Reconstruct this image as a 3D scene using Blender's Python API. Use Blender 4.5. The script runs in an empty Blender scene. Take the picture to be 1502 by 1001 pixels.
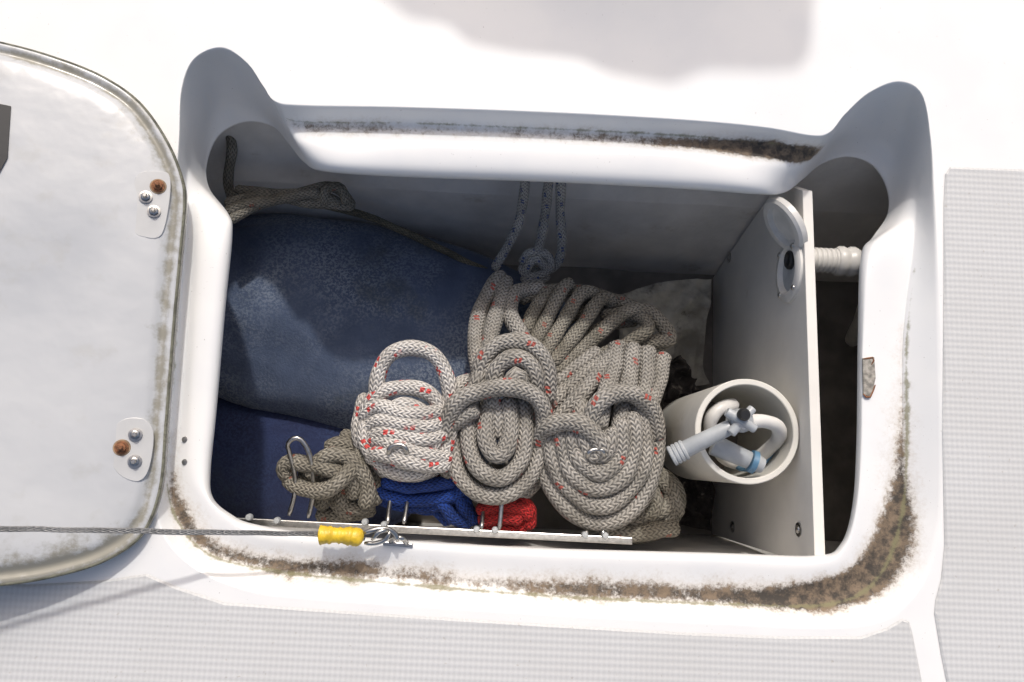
import bpy, bmesh, math, random
from mathutils import Vector, Matrix, noise
from mathutils.geometry import tessellate_polygon
random.seed(4)
scene=bpy.context.scene
scene.view_settings.view_transform='Standard'
scene.view_settings.look='None'
scene.view_settings.exposure=0
# ------------------------------------------------------------------ camera
W,Hh,F=1502.0,1001.0,1140.0
CAMH=0.75
d=Vector((720-751,-(678-500.5),-F)).normalized()
zc=-d
a=math.radians(-2.6)
xc=Vector((math.cos(a),math.sin(a),0)); xc=(xc-zc*xc.dot(zc)).normalized()
yc=zc.cross(xc)
M=Matrix((xc,yc,zc))
CP=Vector((0,0,CAMH))
def ray(px,py): return M@Vector((px-751,-(py-500.5),-F))
def P(px,py,z=0.0):
    r=ray(px,py); return CP+r*((z-CAMH)/r.z)
def PP(px,py,pt,n):
    r=ray(px,py); t=(pt-CP).dot(n)/r.dot(n); return CP+r*t
cd=bpy.data.cameras.new("camera"); cam=bpy.data.objects.new("camera",cd)
scene.collection.objects.link(cam)
cam.matrix_world=Matrix.Translation(CP)@M.to_4x4()
cd.sensor_width=36; cd.lens=36*F/W; cd.clip_start=0.02; cd.clip_end=5000
scene.camera=cam
# ------------------------------------------------------------------ light
SUN_EL=50; SUN_AZ=5
w=bpy.data.worlds.new("World"); scene.world=w; w.use_nodes=True
nt=w.node_tree; bg=nt.nodes['Background']
sky=nt.nodes.new('ShaderNodeTexSky'); sky.sky_type='NISHITA'; sky.sun_disc=False
sky.sun_elevation=math.radians(SUN_EL); sky.sun_rotation=math.radians(SUN_AZ)
sky.dust_density=6; sky.air_density=1.0; sky.ozone_density=0.5
nt.links.new(sky.outputs[0],bg.inputs[0]); bg.inputs[1].default_value=0.14
sl=bpy.data.lights.new("sun","SUN"); so=bpy.data.objects.new("sun",sl); scene.collection.objects.link(so)
sl.energy=2.0; sl.angle=math.radians(2.0); sl.color=(1,0.975,0.935)
so.rotation_euler=(-math.radians(90-SUN_EL),0,-math.radians(SUN_AZ))
SUNV=Vector((math.sin(math.radians(SUN_AZ))*math.cos(math.radians(SUN_EL)),math.cos(math.radians(SUN_AZ))*math.cos(math.radians(SUN_EL)),math.sin(math.radians(SUN_EL))))
# ------------------------------------------------------------------ node helper
class N:
    def __init__(s,name):
        s.m=bpy.data.materials.new(name); s.m.use_nodes=True; s.t=s.m.node_tree
        s.b=s.t.nodes['Principled BSDF']
    def n(s,t,**k):
        x=s.t.nodes.new(t)
        for a_,v in k.items(): setattr(x,a_,v)
        return x
    def l(s,a_,b_): s.t.links.new(a_,b_)
    def setin(s,i,v):
        if isinstance(v,bpy.types.NodeSocket): s.l(v,i)
        else: i.default_value=v
    def math(s,op,a_,b_=0.0,c_=0.0,clamp=False):
        x=s.n('ShaderNodeMath',operation=op,use_clamp=clamp)
        s.setin(x.inputs[0],a_); s.setin(x.inputs[1],b_); s.setin(x.inputs[2],c_); return x.outputs[0]
    def mix(s,f,a_,b_):
        x=s.n('ShaderNodeMix',data_type='RGBA')
        s.setin(x.inputs[0],f)
        for i,v in ((6,a_),(7,b_)):
            if isinstance(v,tuple): v=tuple(v)+((1,) if len(v)==3 else ())
            s.setin(x.inputs[i],v)
        return x.outputs[2]
    def noise(s,scale,detail=4,rough=0.55,vec=None,dist=0.0):
        x=s.n('ShaderNodeTexNoise'); x.inputs['Scale'].default_value=scale; x.inputs['Detail'].default_value=min(detail,5)
        x.inputs['Roughness'].default_value=rough; x.inputs['Distortion'].default_value=dist
        s.l(vec if vec else s.obj(),x.inputs['Vector']); return x.outputs['Fac']
    def obj(s):
        if not hasattr(s,'_o'): s._o=s.n('ShaderNodeTexCoord')
        return s._o.outputs['Object']
    def ramp(s,f,lo,hi):
        x=s.n('ShaderNodeMapRange',interpolation_type='SMOOTHSTEP'); s.l(f,x.inputs[0])
        x.inputs[1].default_value=lo; x.inputs[2].default_value=hi; return x.outputs[0]
    def bump(s,h,strength=0.5,dist=0.001):
        x=s.n('ShaderNodeBump'); x.inputs['Strength'].default_value=strength; x.inputs['Distance'].default_value=dist
        s.l(h,x.inputs['Height']); s.l(x.outputs[0],s.b.inputs['Normal'])
    def col(s,c):
        if isinstance(c,tuple): c=tuple(c)+((1,) if len(c)==3 else ())
        s.setin(s.b.inputs['Base Color'],c)
    def rough(s,v): s.setin(s.b.inputs['Roughness'],v)
    def metal(s,v): s.b.inputs['Metallic'].default_value=v
def simple(name,c,rough=0.5,metal=0.0,var=0.15,scale=60,bump=0.15,bd=0.0006,dirt=None):
    m=N(name); f=m.noise(scale,4)
    c2=tuple(x*(1-2*var) for x in c)
    col=m.mix(m.ramp(f,0.3,0.7),c2,c)
    if dirt: col=m.mix(m.math('MULTIPLY',m.ramp(m.noise(dirt[1],5,0.7),dirt[2],dirt[2]+0.15),dirt[3]),col,dirt[0])
    m.col(col); m.rough(rough); m.metal(metal); m.bump(f,bump,bd); return m.m
def gelcoat():
    m=N("gelcoat_white")
    at=m.n('ShaderNodeAttribute',attribute_name='dirt').outputs['Fac']
    al=m.n('ShaderNodeAttribute',attribute_name='algae').outputs['Fac']
    n1=m.noise(22,5,0.78); n2=m.noise(330,4,0.7); n3=m.noise(12,3,0.5); n4=m.noise(95,4,0.7)
    base=m.mix(m.ramp(n3,0.35,0.7),(0.78,0.775,0.76),(0.735,0.738,0.735))
    nn=m.math('ADD',m.math('ADD',m.math('MULTIPLY',n1,0.50),m.math('MULTIPLY',n4,0.30)),m.math('MULTIPLY',n2,0.30))
    k=m.math('ADD',nn,m.math('MULTIPLY',at,0.36))
    mask=m.math('MULTIPLY',m.ramp(k,0.76,0.94),m.ramp(at,0.02,0.25))
    haze=m.math('MULTIPLY',m.ramp(k,0.60,0.92),m.math('MULTIPLY',m.ramp(at,0.02,0.35),0.55))
    brown=m.mix(m.ramp(m.math('ADD',m.math('MULTIPLY',n1,.5),m.math('MULTIPLY',n4,.5)),0.42,0.60),(0.022,0.016,0.011),(0.19,0.135,0.085))
    c=m.mix(haze,base,(0.44,0.36,0.26))
    c=m.mix(m.math('MULTIPLY',mask,0.95),c,brown)
    ka=m.ramp(m.math('ADD',m.math('ADD',m.math('MULTIPLY',n1,.5),m.math('MULTIPLY',n4,.5)),m.math('MULTIPLY',al,0.4)),0.66,0.86)
    c=m.mix(m.math('MULTIPLY',m.math('MULTIPLY',ka,m.ramp(al,0.02,.3)),0.75),c,(0.20,0.19,0.10))
    spk=m.ramp(m.noise(420,2,0.4),0.755,0.775)
    c=m.mix(m.math('MULTIPLY',spk,0.5),c,(0.15,0.12,0.1))
    m.col(c); m.rough(m.mix(mask,(0.28,)*3,(0.8,)*3))
    m.bump(m.math('ADD',m.math('MULTIPLY',mask,n2),m.math('MULTIPLY',n3,0.6)),0.4,0.0015); return m.m
GEL=gelcoat()
def nonskid():
    m=N("nonskid_grey"); sp=m.n('ShaderNodeSeparateXYZ'); m.l(m.obj(),sp.inputs[0])
    k=2*math.pi/0.0098
    x,y=sp.outputs[0],sp.outputs[1]
    u=m.math('MULTIPLY',m.math('ADD',x,m.math('MULTIPLY',y,0.8)),k)
    v=m.math('MULTIPLY',m.math('SUBTRACT',x,m.math('MULTIPLY',y,0.8)),k)
    h=m.math('MULTIPLY',m.math('SINE',u),m.math('SINE',v))
    n=m.noise(7,4)
    c=m.mix(m.ramp(h,-0.9,0.9),(0.505,0.507,0.505),(0.565,0.567,0.565))
    c=m.mix(m.math('MULTIPLY',m.ramp(n,0.4,0.7),0.35),c,(0.48,0.475,0.46))
    c=m.mix(m.math('MULTIPLY',m.ramp(m.noise(200,4,0.6),0.67,0.72),0.5),c,(0.35,0.32,0.28))
    m.col(c); m.rough(0.6); m.bump(h,0.2,0.0010); return m.m
NSK=nonskid()
def rope_mat(name,c1,c2,fleck=None,flen=0.045,seed=0,dens=0.2):
    m=N(name); uv=m.n('ShaderNodeUVMap'); sp=m.n('ShaderNodeSeparateXYZ'); m.l(uv.outputs[0],sp.inputs[0])
    u,v=sp.outputs[0],sp.outputs[1]
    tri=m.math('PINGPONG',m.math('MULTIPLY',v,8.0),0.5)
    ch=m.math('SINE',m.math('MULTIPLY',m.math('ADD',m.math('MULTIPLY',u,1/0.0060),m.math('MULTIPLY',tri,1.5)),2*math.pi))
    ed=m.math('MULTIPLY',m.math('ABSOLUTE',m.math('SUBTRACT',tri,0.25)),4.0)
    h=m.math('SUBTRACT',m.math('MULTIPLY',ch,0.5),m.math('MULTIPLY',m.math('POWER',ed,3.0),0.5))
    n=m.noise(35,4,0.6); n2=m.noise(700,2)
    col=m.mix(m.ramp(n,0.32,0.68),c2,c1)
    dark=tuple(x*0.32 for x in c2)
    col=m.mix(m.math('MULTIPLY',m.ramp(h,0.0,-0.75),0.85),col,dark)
    if fleck:
        vs=m.math('ADD',m.math('MULTIPLY',v,3.0),m.math('MULTIPLY',u,14.0))
        cell=m.math('FLOOR',vs)
        fu=m.math('FRACT',m.math('ADD',m.math('DIVIDE',u,flen),m.math('MULTIPLY',cell,0.37)))
        fv=m.math('ABSOLUTE',m.math('SUBTRACT',m.math('FRACT',vs),0.5))
        mk=m.math('MULTIPLY',m.math('LESS_THAN',fu,dens),m.math('LESS_THAN',fv,0.15))
        gap=m.math('GREATER_THAN',m.math('ABSOLUTE',m.math('SUBTRACT',fu,dens/2)),dens*0.1)
        mk=m.math('MULTIPLY',m.math('MULTIPLY',mk,gap),m.ramp(m.noise(25,1),0.36,0.46))
        col=m.mix(m.math('MULTIPLY',mk,0.9),col,fleck)
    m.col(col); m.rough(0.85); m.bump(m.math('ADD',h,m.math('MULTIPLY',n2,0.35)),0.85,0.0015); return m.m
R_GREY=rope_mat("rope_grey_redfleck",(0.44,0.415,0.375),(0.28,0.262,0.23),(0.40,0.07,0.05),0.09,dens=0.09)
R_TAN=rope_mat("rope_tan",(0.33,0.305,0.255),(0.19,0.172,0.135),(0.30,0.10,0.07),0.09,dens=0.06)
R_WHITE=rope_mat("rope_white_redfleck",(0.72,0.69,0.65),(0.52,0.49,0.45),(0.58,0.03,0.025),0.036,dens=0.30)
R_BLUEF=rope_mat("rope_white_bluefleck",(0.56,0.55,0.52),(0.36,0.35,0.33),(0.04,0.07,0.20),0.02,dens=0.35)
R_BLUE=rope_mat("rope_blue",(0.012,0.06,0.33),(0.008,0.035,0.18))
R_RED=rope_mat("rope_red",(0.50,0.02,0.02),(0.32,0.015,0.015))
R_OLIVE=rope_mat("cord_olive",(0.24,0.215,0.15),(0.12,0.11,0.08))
STEEL=simple("stainless_steel",(0.50,0.49,0.47),0.28,1.0,0.15,200,0.1)
WIREM=rope_mat("wire_strands",(0.48,0.48,0.48),(0.32,0.32,0.32))
WIREM.node_tree.nodes['Principled BSDF'].inputs['Metallic'].default_value=0.5
WIREM.node_tree.nodes['Principled BSDF'].inputs['Roughness'].default_value=0.4
RUST=simple("rusty_steel",(0.30,0.13,0.06),0.8,0.2,0.3,300,0.6)
PVC=simple("pvc_white",(0.68,0.66,0.60),0.4,0,0.05,30,0.1,dirt=((0.35,0.3,0.2),40,0.6,0.4))
PLASTIC=simple("plastic_grey",(0.42,0.44,0.45),0.35,0,0.08,60)
PLWHITE=simple("plastic_white",(0.68,0.665,0.63),0.35,0,0.06,60)
BLACK=simple("black_rubber",(0.015,0.015,0.016),0.5,0,0.1,60)
YELLOW=simple("yellow_tape",(0.78,0.52,0.03),0.4,0,0.15,120,0.6,0.002)
CYAN=simple("blue_plastic",(0.12,0.26,0.40),0.35)
PANEL=simple("painted_board",(0.74,0.715,0.665),0.5,0,0.04,20,0.25,0.001,dirt=((0.42,0.36,0.26),18,0.64,0.35))
WALL=simple("painted_hull",(0.80,0.775,0.735),0.45,0,0.09,16,0.8,0.005,dirt=((0.42,0.36,0.28),14,0.60,0.5))
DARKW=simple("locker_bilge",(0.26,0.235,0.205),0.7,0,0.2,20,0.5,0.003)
def lidmat():
    m=N("lid_underside"); n=m.noise(28,4,0.6); n2=m.noise(6,3); n3=m.noise(42,2,0.4)
    at=m.n('ShaderNodeAttribute',attribute_name='dirt').outputs['Fac']
    c=m.mix(m.ramp(n2,0.3,0.7),(0.43,0.443,0.460),(0.515,0.523,0.53))
    c=m.mix(m.math('MULTIPLY',m.ramp(n,0.56,0.72),0.20),c,(0.36,0.34,0.29))
    k=m.ramp(m.math('ADD',m.math('ADD',m.math('MULTIPLY',m.noise(70,5,0.7),.6),m.math('MULTIPLY',n2,.45)),m.math('MULTIPLY',at,0.4)),0.66,0.90)
    c=m.mix(m.math('MULTIPLY',m.math('MULTIPLY',k,m.ramp(at,0.02,0.2)),0.75),c,(0.19,0.17,0.11))
    m.col(c); m.rough(0.22); m.bump(m.math('ADD',n3,m.math('MULTIPLY',n2,1.5)),0.35,0.0026); return m.m
LIDM=lidmat()
def bluecloth(name,c1,c2,c3,g=0.5):
    m=N(name); n=m.noise(5,4,0.6); n2=m.noise(300,3,0.7); n3=m.noise(18,5,0.6)
    c=m.mix(m.ramp(n3,0.3,0.7),c1,c2)
    wear=m.math('MULTIPLY',m.ramp(n2,0.44,0.58),m.ramp(n,0.38,0.62))
    c=m.mix(wear,c,c3)
    c=m.mix(m.math('MULTIPLY',m.ramp(m.noise(9,5,0.65),0.50,0.68),g),c,(0.045,0.055,0.055))
    m.col(c); m.rough(0.95); m.bump(m.math('ADD',n2,m.math('MULTIPLY',n3,1.0)),0.6,0.002)
    m.b.inputs['Sheen Weight'].default_value=0.1; return m.m
BLUEC=bluecloth("blue_terry",(0.050,0.072,0.128),(0.080,0.110,0.185),(0.19,0.225,0.285),.6)
NAVY=bluecloth("navy_cloth",(0.012,0.018,0.06),(0.018,0.030,0.09),(0.025,0.042,0.11),.3)
CANVAS=simple("dirty_canvas",(0.50,0.47,0.40),0.9,0,0.25,30,0.8,0.006,dirt=((0.08,0.07,0.06),22,0.55,0.8))
GRIME=simple("dark_debris",(0.07,0.062,0.055),0.9,0,0.3,60,0.9,0.008,dirt=((0.38,0.34,0.28),50,0.57,0.8))
WATERM=simple("sea_water",(0.02,0.06,0.07),0.08,0,0.2,2,0.4,0.05)
# ------------------------------------------------------------------ mesh helpers
def empty(name):
    o=bpy.data.objects.new(name,None); scene.collection.objects.link(o); return o
def mk(name,vs,fs,mat,parent=None,smooth=True,uvs=None,attrs=None,auto=None):
    me=bpy.data.meshes.new(name); me.from_pydata([tuple(v) for v in vs],[],fs); me.update()
    if uvs:
        ul=me.uv_layers.new(name='UVMap')
        for i,l in enumerate(me.loops): ul.data[i].uv=uvs[i]
    if attrs:
        for k,v in attrs.items():
            at=me.attributes.new(k,'FLOAT','POINT'); at.data.foreach_set('value',v)
    if smooth:
        me.polygons.foreach_set('use_smooth',[True]*len(me.polygons))
    me.materials.append(mat)
    o=bpy.data.objects.new(name,me); scene.collection.objects.link(o)
    if parent: o.parent=parent
    if auto:
        try: me.set_sharp_from_angle(angle=math.radians(auto))
        except Exception: pass
    return o
def cr(p0,p1,p2,p3,t):
    return 0.5*((2*p1)+(p2-p0)*t+(2*p0-5*p1+4*p2-p3)*t*t+(3*p1-p0-3*p2+p3)*t*t*t)
def spline(pts,n=8,closed=False):
    out=[]; m=len(pts)
    rng=range(m) if closed else range(m-1)
    for i in rng:
        if closed: a0,a1,a2,a3=pts[(i-1)%m],pts[i],pts[(i+1)%m],pts[(i+2)%m]
        else: a0,a1,a2,a3=pts[max(i-1,0)],pts[i],pts[i+1],pts[min(i+2,m-1)]
        for j in range(n): out.append(cr(a0,a1,a2,a3,j/n))
    if not closed: out.append(pts[-1].copy())
    return out
def resample(pts,step):
    L=[0]
    for i in range(1,len(pts)): L.append(L[-1]+(pts[i]-pts[i-1]).length)
    n=max(2,int(L[-1]/step)); out=[]; k=0
    for i in range(n+1):
        s=L[-1]*i/n
        while k<len(pts)-2 and L[k+1]<s: k+=1
        t=(s-L[k])/max(L[k+1]-L[k],1e-9); out.append(pts[k].lerp(pts[k+1],min(max(t,0),1)))
    return out
def tube_geo(path,r,sides=14,V=None,Fc=None,UV=None,u0=0.0,rf=None,cap=True):
    n=len(path); b=len(V)
    T=[(path[min(i+1,n-1)]-path[max(i-1,0)]).normalized() for i in range(n)]
    nr=T[0].orthogonal().normalized(); u=u0; us=[]
    for i in range(n):
        if i>0:
            nr=(nr-T[i]*nr.dot(T[i])).normalized(); u+=(path[i]-path[i-1]).length
        bi=T[i].cross(nr); us.append(u)
        rr=r*(rf(i/(n-1)) if rf else 1)
        if cap and (i==0 or i==n-1): rr*=0.6
        for k in range(sides):
            an=2*math.pi*k/sides; V.append(path[i]+(nr*math.cos(an)+bi*math.sin(an))*rr)
    for i in range(n-1):
        for k in range(sides):
            k2=(k+1)%sides
            Fc.append((b+i*sides+k,b+i*sides+k2,b+(i+1)*sides+k2,b+(i+1)*sides+k))
            v0,v1=k/sides,(k+1)/sides
            UV.extend([(us[i],v0),(us[i],v1),(us[i+1],v1),(us[i+1],v0)])
    for e,rev in ((0,True),(n-1,False)):
        idx=[b+e*sides+k for k in range(sides)]
        if rev: idx.reverse()
        Fc.append(tuple(idx)); UV.extend([(us[e],0.01)]*sides)
def ropes(name,paths,r,mat,parent=None,px=True,step=0.004,sides=14,jit=0.0):
    V,Fc,UV=[],[],[]
    for p in paths:
        rr=r
        if isinstance(p,tuple): p,rr=p
        pts=[P(*q) for q in p] if px else [Vector(q) for q in p]
        if jit: pts=[q+Vector((random.uniform(-jit,jit) for _ in range(3))) for q in pts]
        s=resample(spline(pts,10),step)
        s=[q+0.0007*Vector((noise.noise(q*40+Vector((5,0,0))),noise.noise(q*40+Vector((0,9,0))),noise.noise(q*40))) for q in s]
        tube_geo(s,rr,sides,V,Fc,UV,random.random(),rf=lambda t,sd=random.random()*9: 1+0.05*math.sin(t*21+sd))
    return mk(name,V,Fc,mat,parent,True,UV)
def E(cx,cy,rx,ry,a0,a1,z,n=9,z2=None,rot=0):
    out=[]
    for i in range(n):
        t=i/(n-1); an=math.radians(a0+(a1-a0)*t); x=rx*math.cos(an); y=ry*math.sin(an)
        c,s=math.cos(math.radians(rot)),math.sin(math.radians(rot))
        out.append((cx+x*c-y*s,cy+x*s+y*c,z+((z2-z)*t if z2 is not None else 0)))
    return out
def lathe(name,prof,o,axis,mat,parent=None,seg=40,smooth=True,auto=40):
    ax=Vector(axis).normalized(); e1=ax.orthogonal().normalized(); e2=ax.cross(e1); V,Fc=[],[]
    for (r,h) in prof:
        for k in range(seg):
            an=2*math.pi*k/seg; V.append(Vector(o)+ax*h+(e1*math.cos(an)+e2*math.sin(an))*max(r,1e-5))
    for i in range(len(prof)-1):
        for k in range(seg):
            k2=(k+1)%seg; Fc.append((i*seg+k,i*seg+k2,(i+1)*seg+k2,(i+1)*seg+k))
    return mk(name,V,Fc,mat,parent,smooth,auto=auto)
def prism(name,poly,vec,mat,parent=None,bev=0.0,smooth=False):
    n=len(poly); V=[Vector(p) for p in poly]+[Vector(p)+Vector(vec) for p in poly]
    Fc=[tuple(range(n)),tuple(range(2*n-1,n-1,-1))]+[(i,i+n,(i+1)%n+n,(i+1)%n) for i in range(n)]
    o=mk(name,V,Fc,mat,parent,smooth)
    bm=bmesh.new(); bm.from_mesh(o.data); bmesh.ops.recalc_face_normals(bm,faces=bm.faces)
    if bev: bmesh.ops.bevel(bm,geom=[e for e in bm.edges],offset=bev,segments=2,affect='EDGES',profile=0.5)
    bm.to_mesh(o.data); bm.free(); return o
# ------------------------------------------------------------------ hatch frame + deck
Z=(0,-.020,-.023,-.018,-.034,-.060)
ST=[]
def S(r0,r1,r2,r3,r4,z=Z,dirt=0.0,al=0.5): ST.append(((r0,r1,r2,r3,r4),z,dirt,al))
ZE=(0,-.024,-.050,-.078,-.10,-.115)
S((232,600),(252,600),(266,600),(282,600),(318,600),dirt=.3)
S((242,450),(262,450),(275,450),(292,450),(331,450),dirt=.1)
S((250,345),(268,345),(280,343),(296,342),(341,345),dirt=.05)
S((256,280),(270,272),(278,264),(294,278),(335,314),z=(0,-.02,-.028,-.035,-.045,-.075),al=.3)
S((262,205),(271,220),(280,240),(291,256),(307,276),z=(0,-.02,-.045,-.065,-.085,-.11),al=0)
S((266,130),(275,152),(284,182),(294,212),(304,240),z=ZE,al=0)
S((285,86),(292,105),(301,132),(310,165),(321,200),z=ZE,al=0)
S((325,70),(330,90),(337,115),(346,148),(358,180),z=ZE,al=0)
S((362,92),(368,108),(375,130),(386,158),(400,186),z=ZE,al=0)
S((386,126),(393,138),(402,158),(412,182),(425,213),z=(0,-.02,-.04,-.065,-.09,-.11),al=0)
S((404,149),(411,166),(418,182),(428,202),(446,238),z=(0,-.018,-.03,-.042,-.07,-.09),dirt=.5,al=.3)
S((445,155),(446,179),(449,193),(455,213),(478,252),dirt=1.0,al=.7)
S((600,158),(600,181),(600,196),(600,213),(600,260),dirt=.70,al=.7)
S((800,165),(800,189),(800,203),(800,217),(800,267),dirt=.62,al=.7)
S((1000,176),(1000,199),(1000,214),(1000,228),(1000,277),dirt=.85,al=.8)
S((1120,187),(1118,209),(1115,226),(1112,243),(1108,285),dirt=1.45)
S((1190,199),(1184,216),(1175,233),(1163,250),(1150,283),z=(0,-.018,-.028,-.036,-.06,-.085),dirt=1.5)
S((1217,194),(1208,212),(1199,226),(1190,241),(1178,263),z=(0,-.02,-.035,-.055,-.08,-.10),dirt=.6,al=.2)
S((1240,167),(1232,185),(1222,202),(1213,220),(1205,241),z=ZE,al=0)
S((1275,136),(1268,155),(1260,178),(1251,205),(1243,231),z=ZE,al=0)
S((1318,120),(1312,145),(1303,172),(1292,205),(1279,243),z=ZE,al=0)
S((1352,138),(1344,165),(1334,195),(1320,235),(1300,276),z=ZE,al=0)
S((1365,200),(1352,225),(1341,250),(1325,280),(1302,313),z=(0,-.024,-.045,-.065,-.085,-.11),al=0)
S((1370,280),(1350,295),(1338,306),(1312,326),(1280,348),z=(0,-.022,-.032,-.042,-.055,-.08),al=.1)
S((1374,365),(1345,365),(1331,365),(1288,367),(1262,378),al=.3)
S((1379,500),(1330,500),(1319,500),(1274,500),(1258,500),dirt=.5,al=.8)
S((1382,650),(1330,650),(1317,650),(1272,648),(1256,648),dirt=1.15,al=.9)
S((1378,772),(1322,760),(1304,755),(1264,742),(1250,742),dirt=1.75,al=.9)
S((1345,868),(1286,850),(1268,834),(1244,806),(1232,799),dirt=2.0,al=.8)
S((1262,918),(1213,887),(1206,864),(1200,831),(1194,815),dirt=2.0,al=.8)
S((1050,914),(1050,886),(1050,863),(1050,827),(1050,811),dirt=1.35,al=.9)
S((800,901),(800,874),(800,852),(800,819),(800,804),dirt=.9,al=.9)
S((600,888),(600,858),(600,836),(600,807),(600,793),dirt=.85,al=.9)
S((450,877),(450,844),(450,822),(450,797),(450,781),dirt=1.05,al=.9)
S((365,866),(368,832),(370,812),(370,785),(370,768),dirt=1.3,al=.9)
S((290,836),(304,812),(314,795),(330,764),(340,755),dirt=1.5,al=.9)
S((240,785),(262,768),(274,755),(300,733),(313,731),dirt=1.6,al=.9)
S((226,712),(245,705),(258,700),(282,692),(309,692),dirt=1.0,al=.7)
ns=len(ST); NSUB=8
ringsW=[]
for ri in range(8):
    pts=[]
    for s,z,di,al in ST:
        ear=z[4]<-.05
        if ri==0:
            q=P(*s[0],0); r1=P(*s[1],0); dd=(q-r1); dd.z=0; q=q+dd.normalized()*0.006
        elif ri<=4: q=P(*s[ri-1],z[ri-1])
        elif ri==5:
            f=.70; zz=z[3]-.0030 if not ear else z[3]*(1-f)+z[4]*f
            q=P(s[3][0]*(1-f)+s[4][0]*f,s[3][1]*(1-f)+s[4][1]*f,zz)
        elif ri==6: q=P(*s[4],z[4] )
        else:
            # underside turns back below the lip
            q=P(*s[4],z[5]); q4=P(*s[3],z[5]); dd=(q4-q); dd.z=0
            q=q+dd.normalized()*0.004
        pts.append(q)
    ringsW.append(spline(pts,NSUB,True))
NR=len(ringsW[0]); CS=6
def lerpst(arr,i):
    k=i//NSUB; t=(i%NSUB)/NSUB; return arr[k]*(1-t)+arr[(k+1)%ns]*t
V=[];dirt=[];alg=[];rows=None
DI=[s[2] for s in ST]; AL=[s[3] for s in ST]
for i in range(NR):
    col=[ringsW[k][i] for k in range(8)]
    c=spline(col,CS)
    rows=len(c)
    for j,q in enumerate(c):
        t=j/CS
        if t<1: q.z=0.0
        V.append(q)
        wob=.25*noise.noise(q*9)
        D=lerpst(DI,i)*(1+.5*noise.noise(q*6+Vector((3,1,0))))
        dv=D*math.exp(-(abs(t-2.6+wob)/0.85)**2.2)
        av=lerpst(AL,i)*math.exp(-((t-2.02)/0.17)**2)
        dirt.append(dv); alg.append(av)
Fc=[]
for i in range(NR):
    i2=(i+1)%NR
    for j in range(rows-1): Fc.append((i*rows+j,i*rows+j+1,i2*rows+j+1,i2*rows+j))
base=len(V)
outer=[Vector((-1.7,-1.3,0)),Vector((1.7,-1.3,0)),Vector((1.7,1.6,0)),Vector((-1.7,1.6,0))]
hole=[V[i*rows] for i in range(NR)]
tris=tessellate_polygon([outer,hole])
idx=[base+k for k in range(4)]+[i*rows for i in range(NR)]
V+=outer; dirt+=[0]*4; alg+=[0]*4
for t in tris: Fc.append(tuple(idx[k] for k in t))
deck=mk("boat_deck",V,Fc,GEL,None,True,attrs={'dirt':dirt,'algae':alg})
bm=bmesh.new(); bm.from_mesh(deck.data); bmesh.ops.recalc_face_normals(bm,faces=bm.faces)
bm.faces.ensure_lookup_table()
if bm.faces[-1].normal.z<0: bmesh.ops.reverse_faces(bm,faces=bm.faces)
bm.to_mesh(deck.data); bm.free()
hull=[Vector((-1.7,-1.3,-.004)),Vector((1.7,-1.3,-.004)),Vector((1.7,1.6,-.004)),Vector((-1.7,1.6,-.004))]
hv=hull+[v+Vector((0,0,-1.2)) for v in hull]
mk("boat_hull",hv,[(i,(i+1)%4,(i+1)%4+4,i+4) for i in range(4)],PLWHITE,None,False)
mk("water",[(-900,-900,-1.0),(900,-900,-1.0),(900,900,-1.0),(-900,900,-1.0)],[(0,1,2,3)],WATERM,None,False)
def pad(name,pxpts,n=6):
    pts=[P(x,y,0) for x,y in pxpts]
    V=[Vector((p.x,p.y,0.0005)) for p in pts]
    m=len(pts); inn=[]
    for i in range(m):
        t=(pts[(i+1)%m]-pts[i-1]).normalized(); nrm=Vector((-t.y,t.x,0))
        inn.append(pts[i]+nrm*0.002+Vector((0,0,0.0016)))
    area=sum(pts[i].x*pts[(i+1)%m].y-pts[(i+1)%m].x*pts[i].y for i in range(m))
    if area<0:
        inn=[p+2*(Vector((pts[i].x,pts[i].y,0.0016))-p) for i,p in enumerate(inn)]
        inn=[Vector((p.x,p.y,0.0016)) for p in inn]
    V+=inn; Fc=[(i,(i+1)%m,(i+1)%m+m,i+m) for i in range(m)]
    for t in tessellate_polygon([inn]): Fc.append(tuple(k+m for k in t))
    o=mk(name,V,Fc,NSK,None,False)
    bm=bmesh.new(); bm.from_mesh(o.data); bmesh.ops.recalc_face_normals(bm,faces=bm.faces); bm.to_mesh(o.data); bm.free()
    return o
pad("nonskid_pad",[(-700,800),(40,858),(150,852),(215,842),(262,862),(330,884),(450,893),(600,903),(800,916),(1000,928),(1150,934),(1262,934),(1300,921),(1322,908),(1333,912),(1338,930),(1352,1001),(1380,1200),(1380,1300),(-700,1300)])
pad("nonskid_pad",[(1393,246),(1386,256),(1384,300),(1384,420),(1382,640),(1385,800),(1380,850),(1372,880),(1370,900),(1380,960),(1400,1060),(1440,1300),(2000,1300),(2000,262),(1700,256)])
# ------------------------------------------------------------------ locker interior
loc=empty("storage_locker")
def quad(name,pts,mat,nx=30,ny=30,amp=0.002,parent=None):
    V=[];Fc=[]
    a_,b_,c_,d_=[Vector(p) for p in pts]
    nrm=(b_-a_).cross(d_-a_).normalized()
    for j in range(ny+1):
        for i in range(nx+1):
            s,t=i/nx,j/ny; p=(a_*(1-s)+b_*s)*(1-t)+(d_*(1-s)+c_*s)*t
            V.append(p+nrm*amp*noise.noise(p*9))
    for j in range(ny):
        for i in range(nx):
            k=j*(nx+1)+i; Fc.append((k,k+1,k+nx+2,k+nx+1))
    return mk(name,V,Fc,mat,parent)
XL,XR,YN=-0.52,0.56,-0.092
FW=[(0.45,-.012),(0.385,-.10),(0.340,-.21),(0.300,-.41)]
for i in range(3):
    (y0,z0),(y1,z1)=FW[i],FW[i+1]
    quad("hull_side",[(XL,y1,z1),(XR,y1,z1),(XR,y0,z0),(XL,y0,z0)],WALL,60,10,0.004,loc)
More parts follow.
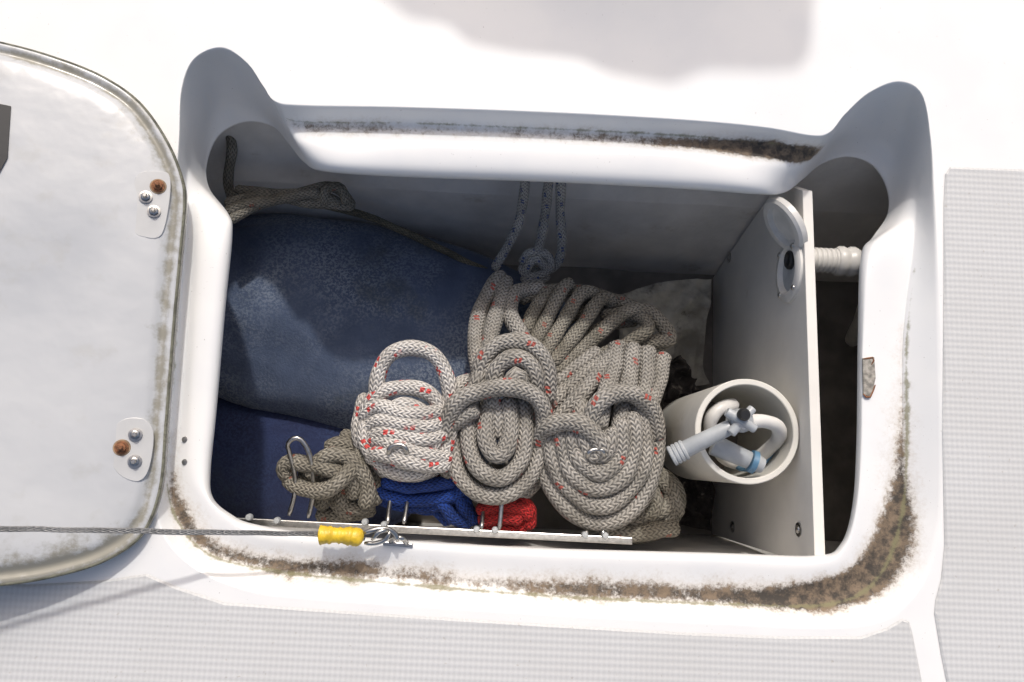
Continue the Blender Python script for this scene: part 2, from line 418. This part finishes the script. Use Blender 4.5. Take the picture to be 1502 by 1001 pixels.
quad("locker_floor",[(XL,YN-.01,-.41),(XR,YN-.01,-.41),(XR,.302,-.41),(XL,.302,-.41)],DARKW,30,30,0.003,loc)
quad("near_wall",[(XR,YN,-.41),(XL,YN,-.41),(XL,YN-.006,-.062),(XR,YN-.006,-.062)],WALL,40,10,0.0015,loc)
quad("near_ledge",[(XR,YN-.006,-.062),(XL,YN-.006,-.062),(XL,YN-.05,-.060),(XR,YN-.05,-.060)],WALL,4,4,0,loc)
quad("end_wall_port",[(XL,YN-.05,-.41),(XL,.46,-.41),(XL,.46,-.005),(XL,YN-.05,-.005)],WALL,10,10,0,loc)
quad("end_wall_stbd",[(XR,.46,-.41),(XR,YN-.05,-.41),(XR,YN-.05,-.005),(XR,.46,-.005)],WALL,10,10,0,loc)
# divider board
xp=P(1192,530,-.04).x
div=empty("divider_board")
prof=[(YN+.002,-.408),(.296,-.408),(.332,-.21),(.345,-.13),(.31,-.06),(YN+.004,-.042)]
prism("board",[(xp,y,z) for y,z in prof],(0.011,0,0),PANEL,div,0.0008)
def onpanel(px,py): return PP(px,py,Vector((xp,0,0)),Vector((1,0,0)))
def screw(o,ax,r,mat,parent,name="screw"):
    lathe(name,[(0,.0022*r/.004),(r*.5,.0020*r/.004),(r*.85,.0012*r/.004),(r,0.0),(r,-.001)],o,ax,mat,parent,16)
for q in ((1070,378),(1075,773),(1172,777)):
    o=onpanel(*q); lathe("washer",[(.0075,-.0005),(.0075,.0012),(.0045,.0014)],o,(-1,0,0),STEEL,div,20); screw(o+Vector((-.001,0,0)),(-1,0,0),.0045,STEEL,div)
# ------------------------------------------------------------------ inspection port
fit=empty("inspection_port")
fo=onpanel(1160,398); R=.036
lathe("flange",[(R,0),(R,.003),(R-.002,.005),(R*.74,.006),(R*.66,.004),(R*.62,-.001)],fo,(-1,0,0),PLWHITE,fit)
lathe("port_face",[(R*.64,.0008),(R*.3,.0006),(0,.0006)],fo,(-1,0,0),PLASTIC,fit)
lathe("socket",[(.011,-.001),(.011,.003),(.009,.005),(.006,.002),(0,.002)],fo+Vector((-.001,.012,.004)),(-1,0,0),BLACK,fit,24)
for an in (40,140,220,320):
    screw(fo+Vector((-.006,R*.86*math.cos(math.radians(an)),R*.86*math.sin(math.radians(an)))),(-1,0,0),.0032,STEEL,fit)
co=P(1152,330,-.075); cax=(-.86,-.55,-.02)
lathe("cap",[(0,.000),(R*.62,.000),(R*.66,.006),(R*.86,.006),(R*.94,.003),(R*.94,-.003),(R*.86,-.005),(0,-.005)],co,cax,PLWHITE,fit)
ropes("cap_hinge",[[(1168,352,-.085),(1178,362,-.092),(1172,376,-.10)]],.0035,PLWHITE,fit,sides=8)
# ------------------------------------------------------------------ pvc tube + handset
pv=empty("pvc_tube_holder")
tc=P(1103,633,-.076); rt=.0560
tc.x=min(tc.x,xp-rt-.0005)
lathe("tube",[(rt-.0065,-.21),(rt-.0065,-.001),(rt-.0055,0),(rt-.001,0),(rt,-.001),(rt,-.215),(rt-.0065,-.215)],tc,(0.0,0.0,1),PVC,pv,64)
lathe("tube_bottom",[(rt-.001,-.19),(0,-.19)],tc,(0,0,1),DARKW,pv,40)
hs=empty("shower_handset")
def cyl(name,p0,p1,r0,r1,mat,parent,seg=24,extra=None):
    p0=Vector(p0);p1=Vector(p1); L=(p1-p0).length
    pr=[(0,0),(r0*.9,0),(r0,L*.03),(r1,L*.97),(r1*.9,L),(0,L)] if not extra else extra(L)
    return lathe(name,pr,p0,p1-p0,mat,parent,seg)
def ribbed(r,n):
    def f(L):
        out=[(0,0)]
        for i in range(n):
            t=L*i/n; out+=[(r*.9,t),(r,t+L/n*.25),(r,t+L/n*.7),(r*.9,t+L/n*.95)]
        return out+[(0,L)]
    return f
DZ=.085
cyl("handle",P(1002,661,-.145+DZ),P(1072,626,-.13+DZ),.0092,.0078,PLASTIC,hs)
cyl("handle_nut",P(984,670,-.148+DZ),P(1006,659,-.144+DZ),.0105,.0105,PLASTIC,hs,extra=ribbed(.011,4))
lathe("tee_body",[(0,-.016),(.010,-.014),(.012,-.004),(.012,.005),(.008,.009),(.008,.012),(0,.012)],P(1086,617,-.13+DZ),(0.1,-.15,1),PLASTIC,hs,24)
lathe("knob",[(0,.0),(.006,0),(.0065,.005),(.0045,.008),(0,.008)],P(1089,608,-.115+DZ),(0.1,-.15,1),BLACK,hs,20)
cyl("lever",P(1066,604,-.120+DZ),P(1108,630,-.120+DZ),.005,.0045,PLASTIC,hs)
cyl("lever",P(1072,636,-.122+DZ),P(1104,599,-.122+DZ),.005,.0045,PLASTIC,hs)
cyl("spray_body",P(1045,652,-.17+DZ),P(1100,676,-.165+DZ),.0115,.0095,PLASTIC,hs)
cyl("spray_head",P(1100,676,-.165+DZ),P(1108,679,-.165+DZ),.0120,.0125,CYAN,hs)
cyl("spray_tip",P(1108,679,-.165+DZ),P(1119,684,-.165+DZ),.010,.008,PLASTIC,hs)
ropes("hose",[[(1092,622,-.055),(1115,618,-.06),(1138,624,-.07),(1143,640,-.09),(1130,656,-.11),(1098,680,-.13),(1062,672,-.13),(1050,640,-.11)],
              [(1050,650,-.115),(1042,622,-.10),(1055,600,-.095),(1080,594,-.105)]],.0075,PLWHITE,hs,sides=14)
ropes("hose_blue",[[(1080,685,-.13),(1108,686,-.12),(1130,665,-.12),(1142,642,-.13)]],.004,CYAN,hs,sides=10)
# hose fitting right of board
hf=empty("hose_connector")
y_=P(1225,383,-.12)
cyl("threaded_pipe",Vector((xp+.012,y_.y,y_.z)),Vector((y_.x+.002,y_.y,y_.z)),.014,.014,PLWHITE,hf,extra=ribbed(.0145,9))
cyl("nut",Vector((y_.x,y_.y,y_.z)),Vector((y_.x+.026,y_.y,y_.z)),.017,.017,PLWHITE,hf,12,extra=ribbed(.0175,2))
ropes("pipe",[[(1258,383,-.12),(1275,385,-.125),(1282,400,-.15),(1272,450,-.25),(1250,500,-.38)]],.011,PLWHITE,hf)
# ------------------------------------------------------------------ hook rail
rail=empty("rope_hook_rail")
zr=-.13
pa,pb=P(345,765,zr),P(928,794,zr)
prism("bar",[pa+Vector((0,-.004,-.008)),pb+Vector((0,-.004,-.008)),pb+Vector((0,.004,-.008)),pa+Vector((0,.004,-.008))],(0,0,.008),STEEL,rail,.001)
for q in ((365,759),(406,764),(535,766),(563,770),(699,777),(726,778),(858,785),(888,786)):
    o=P(q[0],q[1],zr+.004); lathe("bolt_head",[(0,.003),(.0030,.0025),(.0038,0),(.0038,-.004)],o,(0,0,1),PLASTIC,rail,14)
hooks=[[(424,757,zr),(434,710,-.125),(424,664,-.11),(422,652,-.105),(432,643,-.103),(444,648,-.105),(456,672,-.11),(460,720,-.125),(452,760,zr)],
       [(568,768,zr),(574,720,-.15),(572,690,-.135),(570,664,-.090),(574,655,-.086),(590,653,-.086),(597,664,-.090),(594,690,-.135),(600,720,-.15),(592,769,zr)],
       [(706,776,zr),(710,740,-.145),(714,700,-.130),(722,674,-.104),(732,666,-.100),(742,674,-.104),(740,700,-.130),(732,778,zr)],
       [(860,785,zr),(862,740,-.16),(860,700,-.14),(862,668,-.094),(868,660,-.091),(880,660,-.091),(886,668,-.094),(886,720,-.15),(884,787,zr)]]
ropes("hook_wires",hooks,.0026,STEEL,rail,sides=10)
# ------------------------------------------------------------------ rope hanks
ropes("rope_hank",[
 [(425,700,-.135),(416,688,-.13),(425,678,-.125),(455,682,-.12),(490,690,-.118),(515,705,-.125),(520,730,-.14)],
 [(420,700,-.14),(440,715,-.13),(475,720,-.12),(500,705,-.112),(520,680,-.12),(535,655,-.14)],
 [(455,700,-.13),(470,675,-.12),(500,668,-.115),(525,685,-.12),(540,715,-.13),(535,745,-.14)],
 [(470,745,-.15),(480,715,-.14),(500,690,-.14),(515,655,-.15),(535,640,-.17)],
 [(500,745,-.15),(505,715,-.145),(520,690,-.145),(545,660,-.16)],
 [(480,660,-.15),(500,650,-.145),(530,665,-.145),(552,700,-.15),(548,740,-.155)],
 [(500,640,-.17),(535,648,-.165),(560,680,-.17),(562,720,-.17)],
 [(470,720,-.16),(495,735,-.155),(525,745,-.155),(548,735,-.16)],
 [(440,690,-.15),(470,705,-.15),(500,745,-.16),(520,757,-.165)],
 [(465,752,-.17),(490,757,-.17),(525,752,-.17),(550,745,-.17)]],.0092,R_TAN)
g=[[(556,612,-.12),(553,560,-.112),(572,522,-.108),(606,509,-.106),(640,524,-.108),(658,565,-.112),(660,612,-.12),(645,640,-.13)],
 [(534,640,-.13),(540,598,-.118),(568,572,-.110),(610,568,-.108),(638,590,-.112),(648,630,-.12)],
 [(556,650,-.13),(562,616,-.112),(586,594,-.104),(616,602,-.104),(632,636,-.11)],
 [(584,655,-.12),(588,630,-.103),(604,622,-.1),(612,640,-.105)],
 [(660,585,-.13),(675,562,-.14),(700,556,-.15),(720,560,-.16)],
 [(650,600,-.135),(680,588,-.14),(705,585,-.15)]]
for k,(rx,ry,zz) in enumerate(((62,68,-.118),(42,50,-.110),(22,32,-.104))):
    g.append(E(597,628,rx,ry,0,190,zz,9))
rs=random.Random(8)
for k in range(5):
    y=603+k*18; dy=rs.uniform(-11,11); g.append([(531+k*3,y+3-dy,-.125),(556,y-8-dy*.4,-.106),(590,y+rs.uniform(-4,4),-.098),(625,y+8+dy*.4,-.101),(657,y+4+dy,-.12)])
g+= [E(597,630,64,72,20,160,-.14,7),E(600,640,66,62,10,170,-.158,7),[(540,580,-.13),(530,600,-.13),(526,640,-.13),(545,674,-.135)],
     [(690,560,-.16),(672,590,-.15),(668,640,-.15),(662,680,-.155)]]
ropes("rope_hank",g,.0088,R_WHITE,jit=.0014)
h3=[[(671,585,-.135),(663,640,-.130),(672,694,-.126),(704,724,-.124),(745,724,-.124),(780,695,-.126),(794,640,-.130),(794,585,-.135)],
 [(696,580,-.13),(688,640,-.120),(698,682,-.114),(722,700,-.112),(745,697,-.112),(764,672,-.116),(770,625,-.122),(768,580,-.13)],
 [(720,585,-.125),(713,635,-.110),(722,664,-.104),(738,664,-.104),(748,635,-.110),(746,585,-.122)],
 [(731,590,-.122),(730,620,-.118),(730,645,-.118)],
 [(655,655,-.124),(658,612,-.108),(682,582,-.098),(735,568,-.094),(780,578,-.098),(799,606,-.108),(796,650,-.124)],
 [(660,700,-.14),(654,660,-.13),(664,625,-.118),(700,600,-.105)],
 [(704,585,-.13),(706,535,-.118),(732,505,-.112),(776,505,-.112),(802,538,-.118),(804,590,-.13)],
 [(724,582,-.12),(728,545,-.108),(748,527,-.104),(772,530,-.104),(784,552,-.110),(784,585,-.12)],
 [(748,580,-.112),(752,556,-.103),(762,552,-.102),(766,580,-.11)],
 [(688,600,-.125),(700,560,-.118),(704,545,-.12),(697,500,-.15),(705,455,-.18),(728,412,-.2),(742,408,-.205)],
 [(722,600,-.118),(722,560,-.114),(718,520,-.128),(722,480,-.155),(738,430,-.19),(742,408,-.205)],
 [(800,560,-.135),(770,500,-.15),(750,465,-.17),(752,435,-.19),(775,425,-.2),(800,425,-.2)],
 E(733,650,68,85,-10,190,-.158,9),E(735,655,62,80,-10,190,-.182,9),
 [(668,560,-.15),(660,600,-.15),(655,640,-.15),(660,690,-.155)]]
ropes("rope_hank",h3,.0100,R_GREY,jit=.0004)
b3=[[(775,520,-.15),(798,475,-.175),(826,424,-.19),(838,418,-.2)],
 [(795,525,-.155),(822,480,-.175),(852,432,-.188),(876,432,-.2)],
 [(808,535,-.16),(846,488,-.178),(880,440,-.19),(900,445,-.205)],
 [(812,548,-.165),(860,508,-.18),(915,460,-.19),(948,455,-.195),(972,475,-.2),(982,498,-.205),(960,502,-.2),(900,515,-.195),(840,545,-.19)],
 [(820,556,-.18),(880,528,-.19),(940,492,-.185),(950,478,-.19),(930,462,-.2),(880,462,-.21)],
 [(760,440,-.205),(800,428,-.205),(850,428,-.21),(905,442,-.21),(950,462,-.21)],
 [(770,490,-.17),(785,455,-.185),(805,425,-.195)],
 [(790,545,-.19),(835,515,-.2),(890,478,-.21),(935,470,-.215)],
 [(800,500,-.2),(830,470,-.21),(870,450,-.215),(910,455,-.22)],
 [(830,560,-.2),(880,545,-.205),(930,520,-.21),(975,505,-.215)]]
ropes("rope_bight",b3,.0090,R_TAN,jit=.0006)
h4=[]
for k,(rx,ry,zz) in enumerate(((87,124,-.134),(70,100,-.122),(53,76,-.113),(36,52,-.107),(19,28,-.103))):
    h4.append(E(876,641,rx,ry,-25,200,zz,13,rot=-5))
for k,(rx,ry,zz) in enumerate(((86,122,-.158),(78,110,-.146),(86,122,-.182),(82,116,-.205))):
    h4.append(E(877,645,rx,ry,-25,195,zz,13,rot=-5))
h4+=[[(905,505,-.17),(898,550,-.145),(884,590,-.12),(878,630,-.105)],
 [(928,505,-.17),(924,555,-.145),(914,600,-.122),(905,640,-.11)],
 [(950,510,-.175),(948,560,-.15),(938,605,-.13),(930,650,-.12)],
 [(974,520,-.18),(966,560,-.16),(952,600,-.14),(950,650,-.13)],
 [(800,600,-.15),(835,570,-.155),(880,535,-.165),(915,505,-.18)],
 [(796,578,-.165),(835,548,-.17),(880,515,-.18)],
 [(815,620,-.14),(850,580,-.135),(880,545,-.15),(900,520,-.165)],
 [(788,652,-.13),(802,628,-.108),(842,621,-.096),(874,640,-.094),(884,668,-.104)],
 [(872,650,-.105),(866,612,-.098),(886,583,-.095),(925,578,-.100),(955,600,-.115),(962,645,-.135)],
 [(845,640,-.12),(850,600,-.13),(840,570,-.15)]]
ropes("rope_hank",h4,.0104,R_GREY,jit=.0012)
h5=[E(925,738,62,44,-60,120,-.185,9),E(920,738,42,30,-60,120,-.175,9),E(928,735,66,52,-50,110,-.205,9),
 [(880,778,-.17),(925,782,-.165),(970,778,-.17),(992,775,-.18)],[(960,690,-.19),(985,720,-.185),(992,760,-.185)],
 [(890,765,-.18),(930,765,-.175),(975,745,-.18),(985,720,-.19)],[(940,700,-.2),(965,740,-.19),(950,780,-.18)]]
ropes("rope_hank",h5,.0100,R_TAN,jit=.001)
bl=[E(615,712,62,22,180,-20,-.150,8),E(612,722,55,22,190,-10,-.16,8),[(625,725,-.16),(650,740,-.155),(665,760,-.16),(690,768,-.17)],
 [(640,712,-.155),(668,725,-.155),(682,748,-.16),(700,765,-.17)],[(560,705,-.14),(600,715,-.138),(645,710,-.14),(668,705,-.145)],
 [(600,730,-.17),(630,738,-.17),(650,757,-.17),(660,768,-.175)],[(665,705,-.16),(680,730,-.16),(690,755,-.165)],[(570,730,-.18),(620,745,-.18),(680,740,-.19)]]
ropes("blue_rope",bl,.0078,R_BLUE,jit=.0008)
rd=[[(700,748,-.15),(730,742,-.145),(762,745,-.15),(778,760,-.16)],[(702,764,-.155),(735,760,-.15),(765,763,-.155)],[(750,740,-.155),(765,735,-.155),(776,750,-.16),(775,775,-.165)],
    [(700,735,-.165),(740,730,-.16),(775,735,-.165)],[(705,775,-.165),(740,776,-.165),(772,772,-.17)]]
ropes("red_rope",rd,.0082,R_RED,jit=.0006)
hl=[[(772,240,-.08),(765,310,-.16),(748,355,-.20),(725,395,-.235)],
 [(806,240,-.08),(800,310,-.16),(792,355,-.2),(786,385,-.225)],
 [(824,240,-.08),(822,310,-.16),(824,360,-.2),(818,385,-.225),(800,398,-.235),(775,395,-.235)],
 [(765,388,-.225),(775,372,-.215),(798,372,-.213),(808,388,-.22),(795,402,-.225),(772,404,-.23),(765,388,-.225)],
 [(768,402,-.23),(785,380,-.212),(806,400,-.225)],[(765,408,-.235),(785,412,-.23),(805,405,-.235)]]
ropes("hanging_line",hl,.0060,R_BLUEF)
ul=[[(330,300,-.15),(365,290,-.16),(400,288,-.165),(440,296,-.17),(480,300,-.17),(520,302,-.18)],
 [(335,325,-.15),(370,305,-.155),(410,292,-.16),(450,280,-.165),(485,274,-.165),(505,285,-.17),(518,305,-.18)],
 [(345,278,-.16),(390,283,-.165),(440,285,-.165),(480,290,-.165),(500,300,-.17)],
 [(330,312,-.152),(360,300,-.15),(395,296,-.155),(430,288,-.16),(470,282,-.16)],
 [(475,300,-.165),(480,278,-.158),(500,276,-.16),(510,300,-.17)],
 [(335,180,-.14),(340,220,-.15),(335,270,-.17),(345,300,-.2)]]
ropes("mooring_rope",ul,.0062,R_TAN)
ropes("bag_cord",[[(470,300,-.20),(530,315,-.225),(580,335,-.24),(640,362,-.25),(690,388,-.26),(740,410,-.27),(790,440,-.28)]],.0048,R_OLIVE)
# ------------------------------------------------------------------ blue fender bag
def bag(name,axis,rad,mat,zc_,fold=0.006,par=None,gather=False,rz=0.62):
    pts=[P(x,y,zc_) for x,y in axis]; sp=resample(spline(pts,12),.004)
    n=len(sp); V=[];Fc=[]; K=120
    for i,p in enumerate(sp):
        t=i/(n-1); T=(sp[min(i+1,n-1)]-sp[max(i-1,0)]).normalized(); side=Vector((-T.y,T.x,0)).normalized()
        r=rad(t)
        for k in range(K):
            an=2*math.pi*k/K; dirv=side*math.cos(an)+Vector((0,0,rz))*math.sin(an)
            q=p+dirv*r
            f=fold*noise.noise(q*7)+fold*.35*noise.noise(q*18)
            if gather:
                g=math.exp(-((t-.1)/.17)**2); f+=g*.006*math.sin(an*15+4*noise.noise(q*12))*(.5+noise.noise(q*9))
                f+=.003*math.exp(-((t-.3)/.25)**2)*math.sin(an*7+t*9)
            V.append(q+dirv*f)
    for i in range(n-1):
        for k in range(K):
            k2=(k+1)%K; Fc.append((i*K+k,i*K+k2,(i+1)*K+k2,(i+1)*K+k))
    Fc.append(tuple(range(K))); Fc.append(tuple(range((n-1)*K,n*K)))
    return mk(name,V,Fc,mat,par)
def rbag(t): 
    s=.142*min(1,(max(0,1-((t-.45)/.62)**4)))**.5
    return max(s*(0.80+0.20*min(1,t/.25)),.01)
bag("fender_bag",[(250,430),(330,446),(430,460),(560,487),(700,530),(830,590)],rbag,BLUEC,-.31,.007,gather=True)
bag("navy_cloth_bag",[(250,660),(350,665),(450,680),(540,690),(620,690)],lambda t:.095*max(.05,(1-(abs(t-.4)/.65)**3))**.5,NAVY,-.34,.012,rz=.6)
# ------------------------------------------------------------------ canvas & debris on the right
def crumple(name,corner,mat,amp,sc,seed,n=70):
    V=[];Fc=[];c=[P(*q) for q in corner]
    for j in range(n+1):
        for i in range(n+1):
            s,t=i/n,j/n; p=(c[0]*(1-s)+c[1]*s)*(1-t)+(c[3]*(1-s)+c[2]*s)*t
            q=p*sc+Vector((seed,seed,0))
            h=1-abs(noise.noise(q))*2+ .5*(1-abs(noise.noise(q*2.3))*2)
            V.append(p+Vector((noise.noise(q*1.3)*amp*.6,noise.noise(q*1.3+Vector((4,4,4)))*amp*.6,(h-.8)*amp)))
    for j in range(n):
        for i in range(n):
            k=j*(n+1)+i; Fc.append((k,k+1,k+n+2,k+n+1))
    return mk(name,V,Fc,mat)
crumple("crumpled_canvas",[(900,430,-.33),(1043,406,-.33),(1043,560,-.37),(930,560,-.36)],CANVAS,.02,12,3)
crumple("dark_netting",[(900,500,-.31),(1000,525,-.33),(1043,600,-.37),(900,690,-.33)],GRIME,.02,34,7)
crumple("dark_netting",[(930,640,-.35),(1043,640,-.37),(1043,775,-.37),(930,775,-.33)],GRIME,.015,30,9)
# ------------------------------------------------------------------ hatch lid
lid=empty("hatch_lid")
LA=math.radians(15)
hp=P(262,480,.010); ln=Vector((math.sin(LA),0,math.cos(LA)))
def L(px,py,off=0): return PP(px,py,hp,ln)+ln*off
lo=[(0,60),(80,82),(150,110),(205,148),(245,203),(268,258),(273,300),(266,380),(257,480),(246,620),(237,718),(210,785),(154,825),(80,848),(0,861),(-150,874),(-330,887),(-480,880),(-560,820),(-600,700),(-600,400),(-600,200),(-560,70),(-480,10),(-330,5),(-150,30)]
lo3=[L(*q) for q in lo]
ring=spline(lo3,8,True); nL=len(ring)
cenL=sum(ring,Vector())/nL
def inset(ring,dist,off):
    out=[]
    for i in range(len(ring)):
        T=(ring[(i+2)%nL]-ring[i-2]).normalized(); nn=ln.cross(T).normalized()
        if nn.dot(cenL-ring[i])<0: nn=-nn
        out.append(ring[i]+nn*dist+ln*off)
    return out
prof=[(0.004,-.018),(0,-.014),(0,-.003),(.0015,0),(.004,.001),(.007,.0005),(.009,-.001),(.013,-.001),(.016,.002),(.022,.0035),(.034,.004)]
RR=[inset(ring,a_,b_) for a_,b_ in prof]
c1_=sum(RR[-1],Vector())/nL
RR.append([q.lerp(c1_,.07)+ln*.0005 for q in RR[-1]])
V=[];Fc=[];dt=[]
for k,rg in enumerate(RR):
    for i,q in enumerate(rg):
        V.append(q); low=max(0,min(1,(-.06-q.y)/.05))
        dt.append((0.3,.6,.9,.6,.4,.6,.8,.7,.35,.18,.08,0)[k]+low*(.2,.2,.3,.3,.3,.3,.4,.5,.5,.45,.35,0)[k])
for k in range(len(RR)-1):
    for i in range(nL):
        i2=(i+1)%nL; Fc.append((k*nL+i,k*nL+i2,(k+1)*nL+i2,(k+1)*nL+i))
bk=(len(RR)-1)*nL
last=RR[-1]; c0=sum(last,Vector())/nL; prev=bk
for s in range(1,13):
    b=len(V)
    for q in last:
        p=q.lerp(c0,s/12.5); V.append(p+ln*.0012*noise.noise(p*14)); dt.append(0)
    for i in range(nL):
        i2=(i+1)%nL; Fc.append((prev+i,prev+i2,b+i2,b+i))
    prev=b
Fc.append(tuple(prev+i for i in range(nL)))
Fc.append(tuple(reversed(range(nL))))
o=mk("lid_shell",V,Fc,LIDM,lid,True,attrs={'dirt':dt})
bm=bmesh.new(); bm.from_mesh(o.data); bmesh.ops.recalc_face_normals(bm,faces=bm.faces); bm.to_mesh(o.data); bm.free()
GASK=simple("gasket_grey_green",(0.24,0.24,0.18),0.8,0,.35,60,.5,dirt=((.06,.055,.04),60,.5,.8))
gp=inset(ring,.002,-.001); gp.append(gp[0])
V,Fc,UV=[],[],[]; tube_geo(gp,.0018,8,V,Fc,UV,cap=False); mk("seal",V,Fc,GASK,lid)
STAIN=simple("rust_stain",(0.40,0.27,0.16),0.7,0,.25,120,.2)
BACK=simple("backing_resin",(0.51,0.512,0.508),.3,0,.04,40,.1)
for (q,rusty) in (((233,276),1),((215,292),0),((227,313),0),((200,638),0),((180,657),1),((199,677),0)):
    o=L(*q,.0045)
    m=RUST if rusty else STEEL
    if rusty: lathe("rust_ring",[(.0076,0),(.0072,.0006),(0,.0006)],o,ln,STAIN,lid,24)
    lathe("washer",[(.0060,.0),(.0060,.0016),(.0042,.0018)],o,ln,m,lid,24)
    lathe("nut",[(.0044,.001),(.0044,.0040),(.0036,.0046),(.0024,.0047),(.0024,.0075),(.0016,.0085),(0,.0085)],o,ln,m,lid,6,False)
for pl in ([(200,262),(236,254),(250,262),(249,300),(238,346),(214,350),(196,335)],[(172,622),(208,614),(226,634),(220,686),(204,706),(176,696),(162,668)]):
    pp=[L(*q,.0028) for q in pl]; pp=spline(pp,5,True)
    prism("hinge_backing",pp,ln*.0016,BACK,lid,.0005)
prism("black_tape",[L(-30,150,.0052),(L(19,160,.0052)),(L(14,235,.0052)),L(2,256,.0052),L(-30,256,.0052)],ln*.0010,BLACK,lid)
# ------------------------------------------------------------------ wire lanyard
wl=empty("wire_lanyard")
c1=P(475,784,.012); far=L(-420,752,.10)
ropes("wire",[[tuple(far),tuple(far.lerp(c1,.5)+Vector((0,0,-.004))),tuple(c1),tuple(P(500,786,.010)),tuple(P(535,790,.006))]],.0024,WIREM,wl,px=False,sides=10,step=.003)
fo2=L(-420,752,.0)
ropes("lid_eye",[[tuple(fo2),tuple(fo2.lerp(far,.5)),tuple(far)]],.004,STEEL,wl,px=False,sides=10)
V,Fc,UV=[],[],[]
tp=resample(spline([P(468,785,.012),P(480,785,.012),P(505,786,.010),P(522,788,.008),P(532,790,.006)],8),.0015)
tube_geo(tp,.0078,16,V,Fc,UV,rf=lambda t:1+.10*math.sin(t*9+1)+.06*math.sin(t*31)+.05*math.sin(t*57))
mk("yellow_tape",V,Fc,YELLOW,wl)
ropes("shackle",[[(532,782,.008),(548,777,.008),(566,776,.006),(580,784,.002),(583,795,.0)],[(534,796,.004),(550,797,.004),(565,792,.004),(572,780,.006)],[(545,792,.008),(556,780,.010),(570,778,.006)]],.0022,STEEL,wl,sides=10)
ropes("pad_eye",[[(572,797,-.02),(578,790,-.006),(590,790,-.004),(598,800,-.02)]],.0024,STEEL,wl,sides=10)
prism("eye_plate",[P(562,794,-.018),P(606,797,-.018),P(606,803,-.018),P(562,800,-.018)],(0,0,.0025),STEEL,wl,.0008)
kp=empty("latch_keeper")
prism("plate",[P(1264,526,-.018),P(1281,524,-.018),P(1283,555,-.018),P(1277,583,-.018),P(1265,580,-.018)],(0,0,.0025),simple("corroded_plate",(0.42,0.39,0.34),.7,.2,.3,200,.5),kp,.0006)
ropes("rust_edge",[[(1266,527,-.016),(1282,525,-.016),(1278,535,-.016)],[(1266,578,-.016),(1275,584,-.016),(1284,565,-.016)]],.0010,RUST,kp,sides=6)
hsx=empty("lip_screws")
for q in ((271,645),(271,678)):
    lathe("screw_head",[(0,.0012),(.0026,.001),(.0032,-.001)],P(q[0],q[1],-.0195),(0,0,1),STEEL,hsx,14)
# ------------------------------------------------------------------ unseen plate on a post, added beyond the frame to cast the deck shadow
castr=empty("shadow_caster")
sh=[(540,-40),(600,8),(660,20),(690,48),(760,62),(850,70),(900,92),(985,106),(1040,84),(1110,86),(1170,84),(1190,60),(1196,-40)]
HZ=.42
poly=[P(x,y,0)+SUNV*(HZ/SUNV.z) for x,y in sh]  # plate outline is the wanted deck shadow, carried up towards the sun
prism("shadow_plate",poly,(0,0,.02),PLWHITE,castr,.002)
q=P(860,-60,0)+SUNV*(HZ/SUNV.z)
lathe("caster_post",[(.08,.001),(.08,.01),(.03,.02),(.03,HZ)],(q.x,q.y+.02,0),(0,0,1),PLWHITE,castr,32)
